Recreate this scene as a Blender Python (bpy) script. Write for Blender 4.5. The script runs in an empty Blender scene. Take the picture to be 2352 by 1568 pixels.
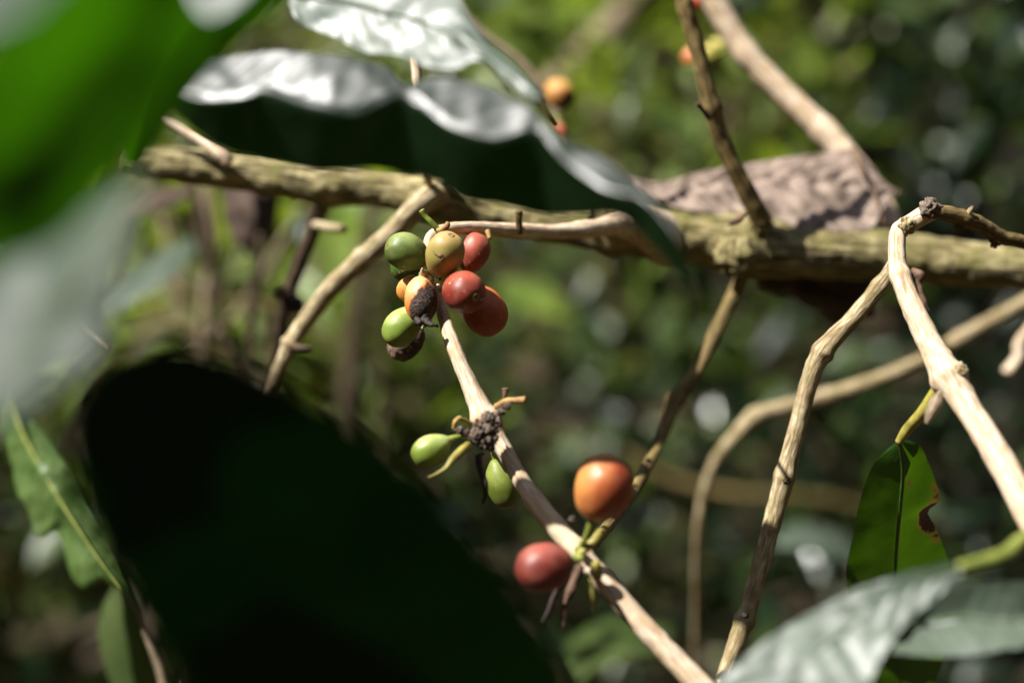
import bpy, math, random
from mathutils import Vector, Matrix, Quaternion, noise

random.seed(7)
S = bpy.context.scene
COL = S.collection

# ---------------------------------------------------------------- camera
CAM_POS = Vector((0.0, 0.0, 1.10))
PITCH = math.radians(12)
cam_d = bpy.data.cameras.new("camera")
cam = bpy.data.objects.new("camera", cam_d)
COL.objects.link(cam)
cam.location = CAM_POS
cam.rotation_euler = (math.radians(90) - PITCH, 0, 0)
cam_d.lens = 50
cam_d.sensor_width = 36
cam_d.clip_start = 0.01
cam_d.clip_end = 200
cam_d.dof.use_dof = True
cam_d.dof.focus_distance = 0.444
cam_d.dof.aperture_fstop = 3.7
S.camera = cam

# ---------------------------------------------------------------- sky and sun
SUN = Vector((-0.55, -0.20, 0.82)).normalized()
w = bpy.data.worlds.new("World")
S.world = w
w.use_nodes = True
wn = w.node_tree.nodes
sky = wn.new("ShaderNodeTexSky")
sky.sky_type = 'NISHITA'
sky.sun_disc = False
sky.sun_elevation = math.asin(SUN.z)
sky.sun_rotation = math.atan2(SUN.x, SUN.y)
w.node_tree.links.new(sky.outputs[0], wn["Background"].inputs[0])
wn["Background"].inputs[1].default_value = 0.06
sd = bpy.data.lights.new("sun", 'SUN')
sd.energy = 4.7
sd.angle = math.radians(0.53)
sd.color = (1.0, 0.97, 0.92)
so = bpy.data.objects.new("sun", sd)
COL.objects.link(so)
so.rotation_euler = SUN.to_track_quat('Z', 'Y').to_euler()
so.location = (0, 0, 6)
S.view_settings.view_transform = 'Standard'
S.view_settings.look = 'None'
S.view_settings.gamma = 1
S.view_settings.exposure = 1.17
S.cycles.use_denoising = True
S.cycles.max_bounces = 8
S.cycles.transparent_max_bounces = 4
S.cycles.caustics_reflective = False
S.cycles.caustics_refractive = False
S.cycles.sample_clamp_indirect = 4

# ---------------------------------------------------------------- helpers
FWD = Vector((0, math.cos(PITCH), -math.sin(PITCH)))
UP = Vector((0, math.sin(PITCH), math.cos(PITCH)))
RIGHT = Vector((1, 0, 0))


def P(px, py, d):
    """a measured place: bearing read off a 2352 x 1568 view, distance d in metres"""
    return CAM_POS + FWD * d + RIGHT * ((px - 1176) / 2352 * 0.72 * d) + UP * ((784 - py) / 2352 * 0.72 * d)


def mm(rpx, d):
    return rpx / 2352 * 0.72 * d


def view_dir(dx, dy, dz):
    return (RIGHT * dx - UP * dy - FWD * dz).normalized()


def lin(r, g, b):
    def f(c):
        c /= 255
        return c / 12.92 if c <= 0.04045 else ((c + 0.055) / 1.055) ** 2.4
    return (f(r), f(g), f(b), 1)


def mesh_obj(name, verts, faces, m, parent=None, origin=None, attr=None, uv=None, smooth=True, mats=None, midx=None):
    me = bpy.data.meshes.new(name)
    if parent is not None and origin is None:
        origin = parent.matrix_basis.translation
    o0 = origin if origin is not None else Vector((0, 0, 0))
    me.from_pydata([v - o0 for v in verts], [], faces)
    if attr is not None:
        a = me.attributes.new("grain", 'FLOAT_VECTOR', 'POINT')
        a.data.foreach_set("vector", [c for v in attr for c in v])
    if uv is not None:
        l = me.uv_layers.new(name="UVMap")
        for lp in me.loops:
            l.data[lp.index].uv = uv[lp.vertex_index]
    if smooth:
        me.polygons.foreach_set("use_smooth", [True] * len(me.polygons))
    for x in (mats or [m]):
        me.materials.append(x)
    if midx is not None:
        me.polygons.foreach_set("material_index", midx)
    me.update()
    o = bpy.data.objects.new(name, me)
    COL.objects.link(o)
    if parent is not None:
        o.parent = parent
    else:
        o.location = o0
    return o


def tag(o, label=None, cat=None, group=None, kind=None):
    if label: o["label"] = label
    if cat: o["category"] = cat
    if group: o["group"] = group
    if kind: o["kind"] = kind
    return o


def empty(name, loc, label, cat, group=None):
    o = bpy.data.objects.new(name, None)
    o.empty_display_size = 0.01
    COL.objects.link(o)
    o.location = loc
    return tag(o, label, cat, group)


def catmull(pts, per):
    """pts: list of tuples of floats; smooth resample"""
    n = len(pts)
    if n == 2:
        return [tuple(a + (b - a) * k / per for a, b in zip(*pts)) for k in range(per + 1)]
    out = []
    for i in range(n - 1):
        p0 = pts[max(i - 1, 0)]; p1 = pts[i]; p2 = pts[i + 1]; p3 = pts[min(i + 2, n - 1)]
        for k in range(per):
            t = k / per
            out.append(tuple(0.5 * (2 * b + (c - a) * t + (2 * a - 5 * b + 4 * c - d) * t * t + (3 * b - a - 3 * c + d) * t ** 3)
                             for a, b, c, d in zip(p0, p1, p2, p3)))
    out.append(tuple(pts[-1]))
    return out


def resample(pts, n):
    """equal arc length resample of a list of Vectors"""
    L = [0]
    for a, b in zip(pts, pts[1:]):
        L.append(L[-1] + (b - a).length)
    out, j = [], 0
    for k in range(n):
        s = L[-1] * k / (n - 1)
        while j < len(L) - 2 and L[j + 1] < s:
            j += 1
        t = (s - L[j]) / max(L[j + 1] - L[j], 1e-9)
        out.append(pts[j].lerp(pts[j + 1], min(max(t, 0), 1)))
    return out


def tube_geo(path, seg=20, per=12, rough=0.06, freq=260.0, nodes=(), seed=0.0, wobble=0.0):
    """path: (px,py,d,rpx). nodes: (index along path, swelling, width in index units)"""
    raw = []
    for (x, y, d, r) in path:
        p = P(x, y, d)
        raw.append((p.x, p.y, p.z, mm(r, d)))
    sm = catmull(raw, per)
    V, F, A = [], [], []
    n = len(sm)
    pts = [Vector(s[:3]) for s in sm]
    t0 = (pts[1] - pts[0]).normalized()
    nrm = t0.orthogonal().normalized()
    length = 0
    off = Vector((seed * 7.1, seed * 3.3, seed * 5.7))
    for i in range(n):
        t = (pts[min(i + 1, n - 1)] - pts[max(i - 1, 0)]).normalized()
        nrm = (nrm - t * nrm.dot(t)).normalized()
        bn = t.cross(nrm)
        if i: length += (pts[i] - pts[i - 1]).length
        s = i / per
        r = max(sm[i][3], 1e-4)
        k = 1.0
        for (s0, amp, wd) in nodes:
            k += amp * math.exp(-((s - s0) / wd) ** 2)
        c = pts[i]
        if wobble:
            nv = noise.noise_vector(pts[i] * 45 + off)
            c = c + nv * wobble * r
        for j in range(seg):
            a = 2 * math.pi * j / seg
            dr = nrm * math.cos(a) + bn * math.sin(a)
            q = c + dr * r
            f = noise.noise(q * freq + off) + 0.5 * noise.noise(q * freq * 2.3 + off)
            V.append(c + dr * (r * k * (1 + rough * f)))
            A.append((math.cos(a) * r, math.sin(a) * r, length))
    for i in range(n - 1):
        for j in range(seg):
            a = i * seg + j; b = i * seg + (j + 1) % seg
            F.append((a, b, b + seg, a + seg))
    for (row, sgn) in ((0, -1), (n - 1, 1)):
        t = (pts[1] - pts[0]).normalized() if row == 0 else (pts[-1] - pts[-2]).normalized()
        r = sm[row][3]
        base = row * seg
        ring2 = len(V)
        cc = pts[row]
        for j in range(seg):
            V.append(cc + (V[base + j] - cc) * 0.7 + t * sgn * r * 0.28); A.append(A[base + j])
        V.append(cc + t * sgn * r * 0.34); A.append(A[base])
        tip = len(V) - 1
        for j in range(seg):
            j2 = (j + 1) % seg
            q = (base + j, base + j2, ring2 + j2, ring2 + j)
            F.append(q if sgn > 0 else q[::-1])
            tr = (ring2 + j, ring2 + j2, tip)
            F.append(tr if sgn > 0 else tr[::-1])
    return V, F, A


def tube(name, path, m, parent=None, **kw):
    V, F, A = tube_geo(path, **kw)
    origin = None if parent is not None else P(*path[0][:3])
    return mesh_obj(name, V, F, m, parent, origin, attr=A)


def lump(name, px, py, d, rpx, m, parent=None, rough=0.35, freq=2.2, seed=0, stretch=(1, 1, 1), origin=None):
    """a knobbly rounded lump"""
    c = P(px, py, d); r = mm(rpx, d)
    V, F = [], []
    nu, nv = 32, 20
    off = Vector((seed * 3.1, seed * 1.7, seed * 2.3))
    for i in range(nv + 1):
        th = math.pi * i / nv
        for j in range(nu):
            ph = 2 * math.pi * j / nu
            q = Vector((math.sin(th) * math.cos(ph), math.sin(th) * math.sin(ph), math.cos(th)))
            k = 1 + rough * (noise.noise(q * freq + off) + 0.6 * noise.noise(q * freq * 2.1 + off))
            V.append(c + Vector((q.x * stretch[0], q.y * stretch[1], q.z * stretch[2])) * r * k)
    for i in range(nv):
        for j in range(nu):
            a = i * nu + j; b = i * nu + (j + 1) % nu
            F.append((a, a + nu, b + nu, b))
    return mesh_obj(name, V, F, m, parent, (None if parent is not None else c), attr=[tuple(v - c) for v in V])


# ---------------------------------------------------------------- materials
def new_mat(name):
    m = bpy.data.materials.new(name)
    m.use_nodes = True
    nt = m.node_tree
    return m, nt, nt.nodes["Principled BSDF"]


def N(nt, typ, **kw):
    n = nt.nodes.new(typ)
    for k, v in kw.items():
        if k.startswith("i_"):
            key = k[2:]
            key = int(key) if key.isdigit() else key.replace("_", " ")
            n.inputs[key].default_value = v
        else:
            setattr(n, k, v)
    return n


def ramp(nt, src, stops, interp='LINEAR'):
    r = N(nt, "ShaderNodeValToRGB")
    r.color_ramp.interpolation = interp
    e = r.color_ramp.elements
    while len(e) < len(stops): e.new(0.5)
    for el, (p, c) in zip(e, stops):
        el.position = p
        el.color = c if len(c) == 4 else (*c, 1)
    nt.links.new(src, r.inputs[0])
    return r.outputs[0]


def math_n(nt, op, a, b=None, c=None, clamp=False):
    n = N(nt, "ShaderNodeMath", operation=op)
    n.use_clamp = clamp
    for i, v in enumerate((a, b, c)):
        if v is None: continue
        if isinstance(v, (int, float)): n.inputs[i].default_value = v
        else: nt.links.new(v, n.inputs[i])
    return n.outputs[0]


def mix_c(nt, fac, a, b, blend='MIX'):
    n = N(nt, "ShaderNodeMix", data_type='RGBA', blend_type=blend)
    for sock, v in ((n.inputs[0], fac), (n.inputs[6], a), (n.inputs[7], b)):
        if isinstance(v, (int, float)): sock.default_value = v
        elif isinstance(v, tuple): sock.default_value = v
        else: nt.links.new(v, sock)
    return n.outputs[2]


def bark_mat(name, dark, mid, light, spot=None, scale=1.0, rough=0.75, bump=0.5, stretch=0.16, spot_amt=0.6, bump_d=0.0012, crk=0.7):
    m, nt, b = new_mat(name)
    at = N(nt, "ShaderNodeAttribute", attribute_name="grain")
    mp = N(nt, "ShaderNodeMapping")
    mp.inputs['Scale'].default_value = (scale, scale, scale * stretch)
    nt.links.new(at.outputs['Vector'], mp.inputs[0])
    n1 = N(nt, "ShaderNodeTexNoise", i_Scale=900.0, i_Detail=6.0, i_Roughness=0.65)
    nt.links.new(mp.outputs[0], n1.inputs[0])
    col = ramp(nt, n1.outputs[0], [(0.30, dark), (0.47, mid), (0.62, light)])
    n2 = N(nt, "ShaderNodeTexNoise", i_Scale=190.0 * scale, i_Detail=4.0)
    nt.links.new(at.outputs['Vector'], n2.inputs[0])
    if spot is not None:
        f = ramp(nt, n2.outputs[0], [(0.48, (0, 0, 0)), (0.62, (spot_amt,) * 3)])
        col = mix_c(nt, f, col, spot)
    n3 = N(nt, "ShaderNodeTexNoise", i_Scale=2600.0 * scale, i_Detail=3.0)
    nt.links.new(at.outputs['Vector'], n3.inputs[0])
    f3 = ramp(nt, n3.outputs[0], [(0.58, (0, 0, 0)), (0.70, (0.5, 0.5, 0.5))])
    col = mix_c(nt, f3, col, dark)
    mp2 = N(nt, "ShaderNodeMapping")
    mp2.inputs['Scale'].default_value = (scale, scale, scale * stretch * 0.4)
    nt.links.new(at.outputs['Vector'], mp2.inputs[0])
    n4 = N(nt, "ShaderNodeTexNoise", i_Scale=1500.0, i_Detail=3.0)
    nt.links.new(mp2.outputs[0], n4.inputs[0])
    crack = ramp(nt, n4.outputs[0], [(0.37, (crk,) * 3), (0.44, (0, 0, 0))])
    col = mix_c(nt, crack, col, dark)
    n5 = N(nt, "ShaderNodeTexNoise", i_Scale=70.0 * scale, i_Detail=5.0)
    nt.links.new(at.outputs['Vector'], n5.inputs[0])
    col = mix_c(nt, ramp(nt, n5.outputs[0], [(0.42, (0, 0, 0)), (0.68, (0.55,) * 3)]), col, mid)
    nt.links.new(col, b.inputs['Base Color'])
    b.inputs['Roughness'].default_value = rough
    b.inputs['Specular IOR Level'].default_value = 0.3
    h = math_n(nt, 'SUBTRACT', math_n(nt, 'ADD', n1.outputs[0], math_n(nt, 'MULTIPLY', n2.outputs[0], 0.7)), math_n(nt, 'MULTIPLY', crack, 0.6))
    bp = N(nt, "ShaderNodeBump", i_Strength=bump, i_Distance=bump_d)
    nt.links.new(h, bp.inputs['Height'])
    nt.links.new(bp.outputs[0], b.inputs['Normal'])
    return m


def leaf_mat(name, c1, c2, trans, rough=0.38, tr_amt=0.35, vein=0.25, spots=(), nscale=35.0, spec=0.5, nveins=11, bump=0.25):
    m, nt, b = new_mat(name)
    uv = N(nt, "ShaderNodeUVMap")
    sep = N(nt, "ShaderNodeSeparateXYZ")
    nt.links.new(uv.outputs[0], sep.inputs[0])
    u, v = sep.outputs[0], sep.outputs[1]
    av = math_n(nt, 'MULTIPLY', math_n(nt, 'ABSOLUTE', math_n(nt, 'SUBTRACT', v, 0.5)), 2.0)
    tc = N(nt, "ShaderNodeTexCoord")
    n1 = N(nt, "ShaderNodeTexNoise", i_Scale=nscale, i_Detail=5.0)
    nt.links.new(tc.outputs['Object'], n1.inputs[0])
    col = ramp(nt, n1.outputs[0], [(0.35, c1), (0.65, c2)])
    t = math_n(nt, 'SUBTRACT', math_n(nt, 'MULTIPLY', u, float(nveins)), math_n(nt, 'MULTIPLY', math_n(nt, 'POWER', av, 1.4), 1.3))
    fr = math_n(nt, 'ABSOLUTE', math_n(nt, 'SUBTRACT', math_n(nt, 'FRACT', t), 0.5))
    vn = math_n(nt, 'SUBTRACT', 1.0, math_n(nt, 'MULTIPLY', fr, 10.0), clamp=True)
    mid = math_n(nt, 'SUBTRACT', 1.0, math_n(nt, 'MULTIPLY', av, 22.0), clamp=True)
    vv = math_n(nt, 'MAXIMUM', vn, mid)
    light = tuple(min(1, x * 2.0 + 0.02) for x in c2[:3]) + (1,)
    col = mix_c(nt, math_n(nt, 'MULTIPLY', vv, vein), col, light)
    trn = mix_c(nt, math_n(nt, 'MULTIPLY', vv, vein), trans, tuple(x * 0.55 for x in trans[:3]) + (1,))
    trn = mix_c(nt, ramp(nt, n1.outputs[0], [(0.3, (0, 0, 0)), (0.7, (0.55,) * 3)]), trn, tuple(x * 0.5 for x in trans[:3]) + (1,))
    for (su, sv, sr, sc) in spots:
        du = math_n(nt, 'MULTIPLY', math_n(nt, 'SUBTRACT', u, su), 2.2)
        dv = math_n(nt, 'SUBTRACT', v, sv)
        dd = math_n(nt, 'SQRT', math_n(nt, 'ADD', math_n(nt, 'MULTIPLY', du, du), math_n(nt, 'MULTIPLY', dv, dv)))
        n2 = N(nt, "ShaderNodeTexNoise", i_Scale=170.0, i_Detail=3.0)
        nt.links.new(tc.outputs['Object'], n2.inputs[0])
        dd = math_n(nt, 'ADD', dd, math_n(nt, 'MULTIPLY', math_n(nt, 'SUBTRACT', n2.outputs[0], 0.5), sr * 2.6))
        rim = math_n(nt, 'SUBTRACT', 1.0, math_n(nt, 'DIVIDE', math_n(nt, 'SUBTRACT', dd, sr * 1.15), sr * 0.25), clamp=True)
        core = math_n(nt, 'SUBTRACT', 1.0, math_n(nt, 'DIVIDE', math_n(nt, 'SUBTRACT', dd, sr * 0.8), sr * 0.2), clamp=True)
        yel = lin(104, 92, 28)
        col = mix_c(nt, rim, col, yel); trn = mix_c(nt, rim, trn, yel)
        col = mix_c(nt, core, col, sc); trn = mix_c(nt, core, trn, tuple(x * 0.3 for x in sc[:3]) + (1,))
    nt.links.new(col, b.inputs['Base Color'])
    n4 = N(nt, "ShaderNodeTexNoise", i_Scale=nscale * 5, i_Detail=4.0)
    nt.links.new(tc.outputs['Object'], n4.inputs[0])
    nt.links.new(math_n(nt, 'ADD', rough - 0.12, math_n(nt, 'MULTIPLY', n4.outputs[0], 0.24)), b.inputs['Roughness'])
    b.inputs['Specular IOR Level'].default_value = spec
    h = math_n(nt, 'SUBTRACT', math_n(nt, 'MULTIPLY', n4.outputs[0], 0.6), vv)
    bp = N(nt, "ShaderNodeBump", i_Strength=bump, i_Distance=0.0015)
    nt.links.new(h, bp.inputs['Height'])
    nt.links.new(bp.outputs[0], b.inputs['Normal'])
    tb = N(nt, "ShaderNodeBsdfTranslucent")
    nt.links.new(trn, tb.inputs[0])
    mx = N(nt, "ShaderNodeMixShader", i_0=tr_amt)
    nt.links.new(b.outputs[0], mx.inputs[1])
    nt.links.new(tb.outputs[0], mx.inputs[2])
    nt.links.new(mx.outputs[0], nt.nodes["Material Output"].inputs[0])
    return m


def plain_mat(name, c1, c2, rough=0.6, scale=300.0, bump=0.3, spec=0.4):
    m, nt, b = new_mat(name)
    tc = N(nt, "ShaderNodeTexCoord")
    n1 = N(nt, "ShaderNodeTexNoise", i_Scale=scale, i_Detail=5.0)
    nt.links.new(tc.outputs['Object'], n1.inputs[0])
    nt.links.new(ramp(nt, n1.outputs[0], [(0.35, c1), (0.65, c2)]), b.inputs['Base Color'])
    b.inputs['Roughness'].default_value = rough
    b.inputs['Specular IOR Level'].default_value = spec
    bp = N(nt, "ShaderNodeBump", i_Strength=bump, i_Distance=0.0008)
    nt.links.new(n1.outputs[0], bp.inputs['Height'])
    nt.links.new(bp.outputs[0], b.inputs['Normal'])
    return m


def cherry_mat(name, base, lit_blush, gdir, g0, g1, rough=0.47, speck=0.5, patch=None, size=0.007, bump=0.12, speck_col=None):
    """skin colour runs from base to blush along gdir (object space, in radii), painting lit tops on most; patch = (dir, threshold)"""
    m, nt, b = new_mat(name)
    tc = N(nt, "ShaderNodeTexCoord")
    ob = tc.outputs['Object']
    n1 = N(nt, "ShaderNodeTexNoise", i_Scale=210.0, i_Detail=4.0)
    nt.links.new(ob, n1.inputs[0])
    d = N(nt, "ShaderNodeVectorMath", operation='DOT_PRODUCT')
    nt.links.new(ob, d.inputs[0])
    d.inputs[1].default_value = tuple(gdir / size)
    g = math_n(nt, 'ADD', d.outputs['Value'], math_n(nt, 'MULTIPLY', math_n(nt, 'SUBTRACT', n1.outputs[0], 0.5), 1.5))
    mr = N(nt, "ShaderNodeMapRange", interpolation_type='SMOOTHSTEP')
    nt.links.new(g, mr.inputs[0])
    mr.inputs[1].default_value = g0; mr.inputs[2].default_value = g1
    col = mix_c(nt, mr.outputs[0], base, lit_blush)  # upward gdir paints light and sheen onto the fruit's top
    n2 = N(nt, "ShaderNodeTexNoise", i_Scale=520.0, i_Detail=5.0, i_Roughness=0.7)
    nt.links.new(ob, n2.inputs[0])
    dk = tuple(x * 0.6 for x in base[:3]) + (1,)
    col = mix_c(nt, ramp(nt, n2.outputs[0], [(0.5, (0, 0, 0)), (0.75, (0.55,) * 3)]), col, dk)
    vo = N(nt, "ShaderNodeTexVoronoi", i_Scale=480.0)
    nt.links.new(ob, vo.inputs[0])
    sp = ramp(nt, vo.outputs['Distance'], [(0.12, (1, 1, 1)), (0.27, (0, 0, 0))])
    n5 = N(nt, "ShaderNodeTexNoise", i_Scale=150.0)
    nt.links.new(ob, n5.inputs[0])
    sp = math_n(nt, 'MULTIPLY', sp, math_n(nt, 'MULTIPLY', ramp(nt, n5.outputs[0], [(0.42, (0, 0, 0)), (0.55, (1, 1, 1))]), speck))
    col = mix_c(nt, sp, col, speck_col or lin(214, 170, 130))
    # a few dark scars
    vo2 = N(nt, "ShaderNodeTexVoronoi", i_Scale=160.0)
    mpn = N(nt, "ShaderNodeMapping")
    mpn.inputs['Location'].default_value = (0.31, 0.17, 0.05)
    nt.links.new(ob, mpn.inputs[0]); nt.links.new(mpn.outputs[0], vo2.inputs[0])
    sc = math_n(nt, 'MULTIPLY', ramp(nt, math_n(nt, 'ADD', vo2.outputs['Distance'], math_n(nt, 'MULTIPLY', n2.outputs[0], 0.15)), [(0.11, (1, 1, 1)), (0.17, (0, 0, 0))]), 0.55)
    col = mix_c(nt, sc, col, lin(70, 45, 25))
    col = mix_c(nt, 0.10, col, lin(112, 92, 72))
    # dusty bloom in soft patches
    n7 = N(nt, "ShaderNodeTexNoise", i_Scale=260.0, i_Detail=6.0, i_Roughness=0.7)
    mp7 = N(nt, "ShaderNodeMapping"); mp7.inputs['Location'].default_value = (0.7, 0.2, 0.4)
    nt.links.new(ob, mp7.inputs[0]); nt.links.new(mp7.outputs[0], n7.inputs[0])
    col = mix_c(nt, ramp(nt, n7.outputs[0], [(0.48, (0, 0, 0)), (0.78, (0.26,) * 3)]), col, lin(160, 138, 112))
    hgt = math_n(nt, 'ADD', math_n(nt, 'MULTIPLY', n2.outputs[0], 0.3), math_n(nt, 'MULTIPLY', sp, 1.0))
    rv = math_n(nt, 'ADD', rough, math_n(nt, 'MULTIPLY', math_n(nt, 'SUBTRACT', n2.outputs[0], 0.5), 0.25))
    bstr = bump
    if patch:
        pd, th = patch
        d2 = N(nt, "ShaderNodeVectorMath", operation='DOT_PRODUCT')
        nt.links.new(ob, d2.inputs[0]); d2.inputs[1].default_value = tuple(pd / size)
        n3 = N(nt, "ShaderNodeTexNoise", i_Scale=330.0, i_Detail=6.0, i_Roughness=0.6)
        nt.links.new(ob, n3.inputs[0])
        pv = math_n(nt, 'ADD', d2.outputs['Value'], math_n(nt, 'MULTIPLY', math_n(nt, 'SUBTRACT', n3.outputs[0], 0.5), 0.9))
        rim = ramp(nt, math_n(nt, 'SUBTRACT', pv, th - 0.5), [(0.34, (0, 0, 0)), (0.47, (1, 1, 1))])
        core = ramp(nt, math_n(nt, 'SUBTRACT', pv, th - 0.5), [(0.49, (0, 0, 0)), (0.53, (1, 1, 1))])
        n6 = N(nt, "ShaderNodeTexNoise", i_Scale=1500.0, i_Detail=4.0)
        nt.links.new(ob, n6.inputs[0])
        blk = ramp(nt, n6.outputs[0], [(0.35, lin(30, 22, 18)), (0.7, lin(95, 78, 68))])
        col = mix_c(nt, rim, col, lin(165, 75, 15))
        col = mix_c(nt, core, col, blk)
        rv = math_n(nt, 'ADD', rv, math_n(nt, 'MULTIPLY', core, 0.4))
        hgt = math_n(nt, 'ADD', hgt, math_n(nt, 'MULTIPLY', core, math_n(nt, 'SUBTRACT', math_n(nt, 'MULTIPLY', n6.outputs[0], 2.0), 1.5)))
        bstr = 0.5
    nt.links.new(col, b.inputs['Base Color'])
    nt.links.new(rv, b.inputs['Roughness'])
    b.inputs['Specular IOR Level'].default_value = 0.38
    b.inputs['Subsurface Weight'].default_value = 0.12
    b.inputs['Subsurface Radius'].default_value = (1.0, 0.4, 0.15)
    b.inputs['Subsurface Scale'].default_value = 0.002
    bp = N(nt, "ShaderNodeBump", i_Strength=bstr, i_Distance=0.0006)
    nt.links.new(hgt, bp.inputs['Height'])
    nt.links.new(bp.outputs[0], b.inputs['Normal'])
    return m


M_pale = bark_mat("pale twig bark", lin(150, 112, 76), lin(204, 182, 152), lin(224, 210, 190), spot=lin(190, 158, 118), spot_amt=0.5, bump=0.3)
M_tan = bark_mat("tan twig bark", lin(92, 70, 44), lin(154, 134, 98), lin(206, 194, 160), spot=lin(128, 118, 72), spot_amt=0.6)
M_moss = bark_mat("mossy branch bark", lin(58, 48, 28), lin(128, 116, 74), lin(190, 176, 130), spot=lin(122, 120, 58), scale=0.5, bump=0.8, spot_amt=0.6, bump_d=0.003)
M_olive = bark_mat("olive brown bark", lin(62, 48, 26), lin(112, 94, 54), lin(146, 126, 80), spot=lin(86, 72, 40), scale=0.8)
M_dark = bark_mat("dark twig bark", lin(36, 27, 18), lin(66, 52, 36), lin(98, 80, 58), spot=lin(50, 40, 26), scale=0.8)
M_grey = bark_mat("grey brown bark", lin(90, 74, 56), lin(140, 122, 98), lin(170, 152, 128), spot=lin(110, 96, 70), scale=0.8)
M_node = bark_mat("crumbly node bark", lin(70, 56, 46), lin(128, 112, 98), lin(168, 150, 134), spot=lin(90, 74, 62), scale=1.0, stretch=1.0, bump=1.0, rough=0.9)
M_stub = plain_mat("green brown stub", lin(120, 110, 50), lin(160, 150, 70), rough=0.5)
M_stub_b = plain_mat("orange brown stub", lin(130, 92, 54), lin(168, 136, 78), rough=0.6)
M_stalk = plain_mat("green stalk", lin(104, 118, 46), lin(144, 150, 74), rough=0.4)
M_rib = plain_mat("dark midrib", lin(16, 30, 10), lin(24, 42, 14), rough=0.6)
M_ribg = plain_mat("green midrib", lin(52, 74, 24), lin(66, 88, 34), rough=0.5)
M_dry = plain_mat("dry brown scrap", lin(60, 44, 34), lin(120, 92, 72), rough=0.8)
M_black = plain_mat("black withered scrap", lin(26, 18, 14), lin(52, 38, 28), rough=0.7)
M_scar = plain_mat("navel scar", lin(104, 84, 40), lin(164, 140, 88), rough=0.7, scale=900)
M_pit = plain_mat("navel pit", lin(26, 18, 10), lin(50, 36, 20), rough=0.8)

# ---------------------------------------------------------------- ground and hillside
def terrain_h(x, y):
    h = 0.0
    r = math.hypot(x, y)
    if r > 3.2: h = (r - 3.2) ** 1.3 * 0.55
    h += 0.10 * noise.noise(Vector((x * 0.8, y * 0.8, 0))) + 0.03 * noise.noise(Vector((x * 4, y * 4, 3)))
    return min(h, 14)


m_soil, nt, b = new_mat("forest soil")
tc = N(nt, "ShaderNodeTexCoord")
n1 = N(nt, "ShaderNodeTexNoise", i_Scale=6.0, i_Detail=8.0)
nt.links.new(tc.outputs['Object'], n1.inputs[0])
n2 = N(nt, "ShaderNodeTexNoise", i_Scale=45.0, i_Detail=6.0)
nt.links.new(tc.outputs['Object'], n2.inputs[0])
c = mix_c(nt, n2.outputs[0], ramp(nt, n1.outputs[0], [(0.35, lin(38, 30, 18)), (0.5, lin(62, 50, 32)), (0.65, lin(48, 58, 24))]), lin(82, 66, 44))
nt.links.new(c, b.inputs['Base Color'])
b.inputs['Roughness'].default_value = 0.95
bp = N(nt, "ShaderNodeBump", i_Strength=1.0, i_Distance=0.04)
nt.links.new(n2.outputs[0], bp.inputs['Height']); nt.links.new(bp.outputs[0], b.inputs['Normal'])

V, F = [], []
GN = 120
for i in range(GN + 1):
    for j in range(GN + 1):
        a = (i / GN * 2 - 1); c_ = (j / GN * 2 - 1)
        x = math.copysign(abs(a) ** 2.0, a) * 40; y = math.copysign(abs(c_) ** 2.0, c_) * 40
        V.append(Vector((x, y, terrain_h(x, y))))
for i in range(GN):
    for j in range(GN):
        k = i * (GN + 1) + j
        F.append((k, k + GN + 1, k + GN + 2, k + 1))
tag(mesh_obj("ground", V, F, m_soil), kind="structure")

# ---------------------------------------------------------------- leaves of the blurred undergrowth
LM = {  # bright and deep kinds also stand in for sun and shade
    'bright': leaf_mat("sun painted green leaves", lin(92, 116, 44), lin(130, 148, 64), lin(154, 178, 48), tr_amt=0.45, vein=0.1, rough=0.42),
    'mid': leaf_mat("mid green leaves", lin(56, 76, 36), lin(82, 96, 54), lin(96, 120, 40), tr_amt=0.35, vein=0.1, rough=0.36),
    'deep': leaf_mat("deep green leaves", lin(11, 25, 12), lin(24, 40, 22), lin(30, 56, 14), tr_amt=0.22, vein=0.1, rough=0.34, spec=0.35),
    'olive': leaf_mat("olive leaves", lin(82, 80, 46), lin(112, 106, 66), lin(130, 130, 52), tr_amt=0.35, vein=0.1, rough=0.5),
    'brown': leaf_mat("dead brown leaves", lin(66, 52, 40), lin(104, 86, 70), lin(100, 76, 50), tr_amt=0.2, vein=0.15, rough=0.65),
}
LM['wet'] = leaf_mat("glinting leaves", lin(30, 52, 26), lin(52, 72, 40), lin(60, 90, 26), tr_amt=0.15, vein=0.05, rough=0.2, spec=0.8)
LK = list(LM)
TPL = [(0, 0, 0), (0.22, -0.15, 0.03), (0.22, 0, 0), (0.22, 0.15, 0.03), (0.52, -0.2, 0.04), (0.52, 0, -0.01), (0.52, 0.2, 0.04),
       (0.8, -0.11, 0.0), (0.8, 0, -0.04), (0.8, 0.11, 0.0), (1.02, 0, -0.1)]
TPF = [(0, 1, 2), (0, 2, 3), (1, 4, 5, 2), (2, 5, 6, 3), (4, 7, 8, 5), (5, 8, 9, 6), (7, 10, 8), (8, 10, 9)]


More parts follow.
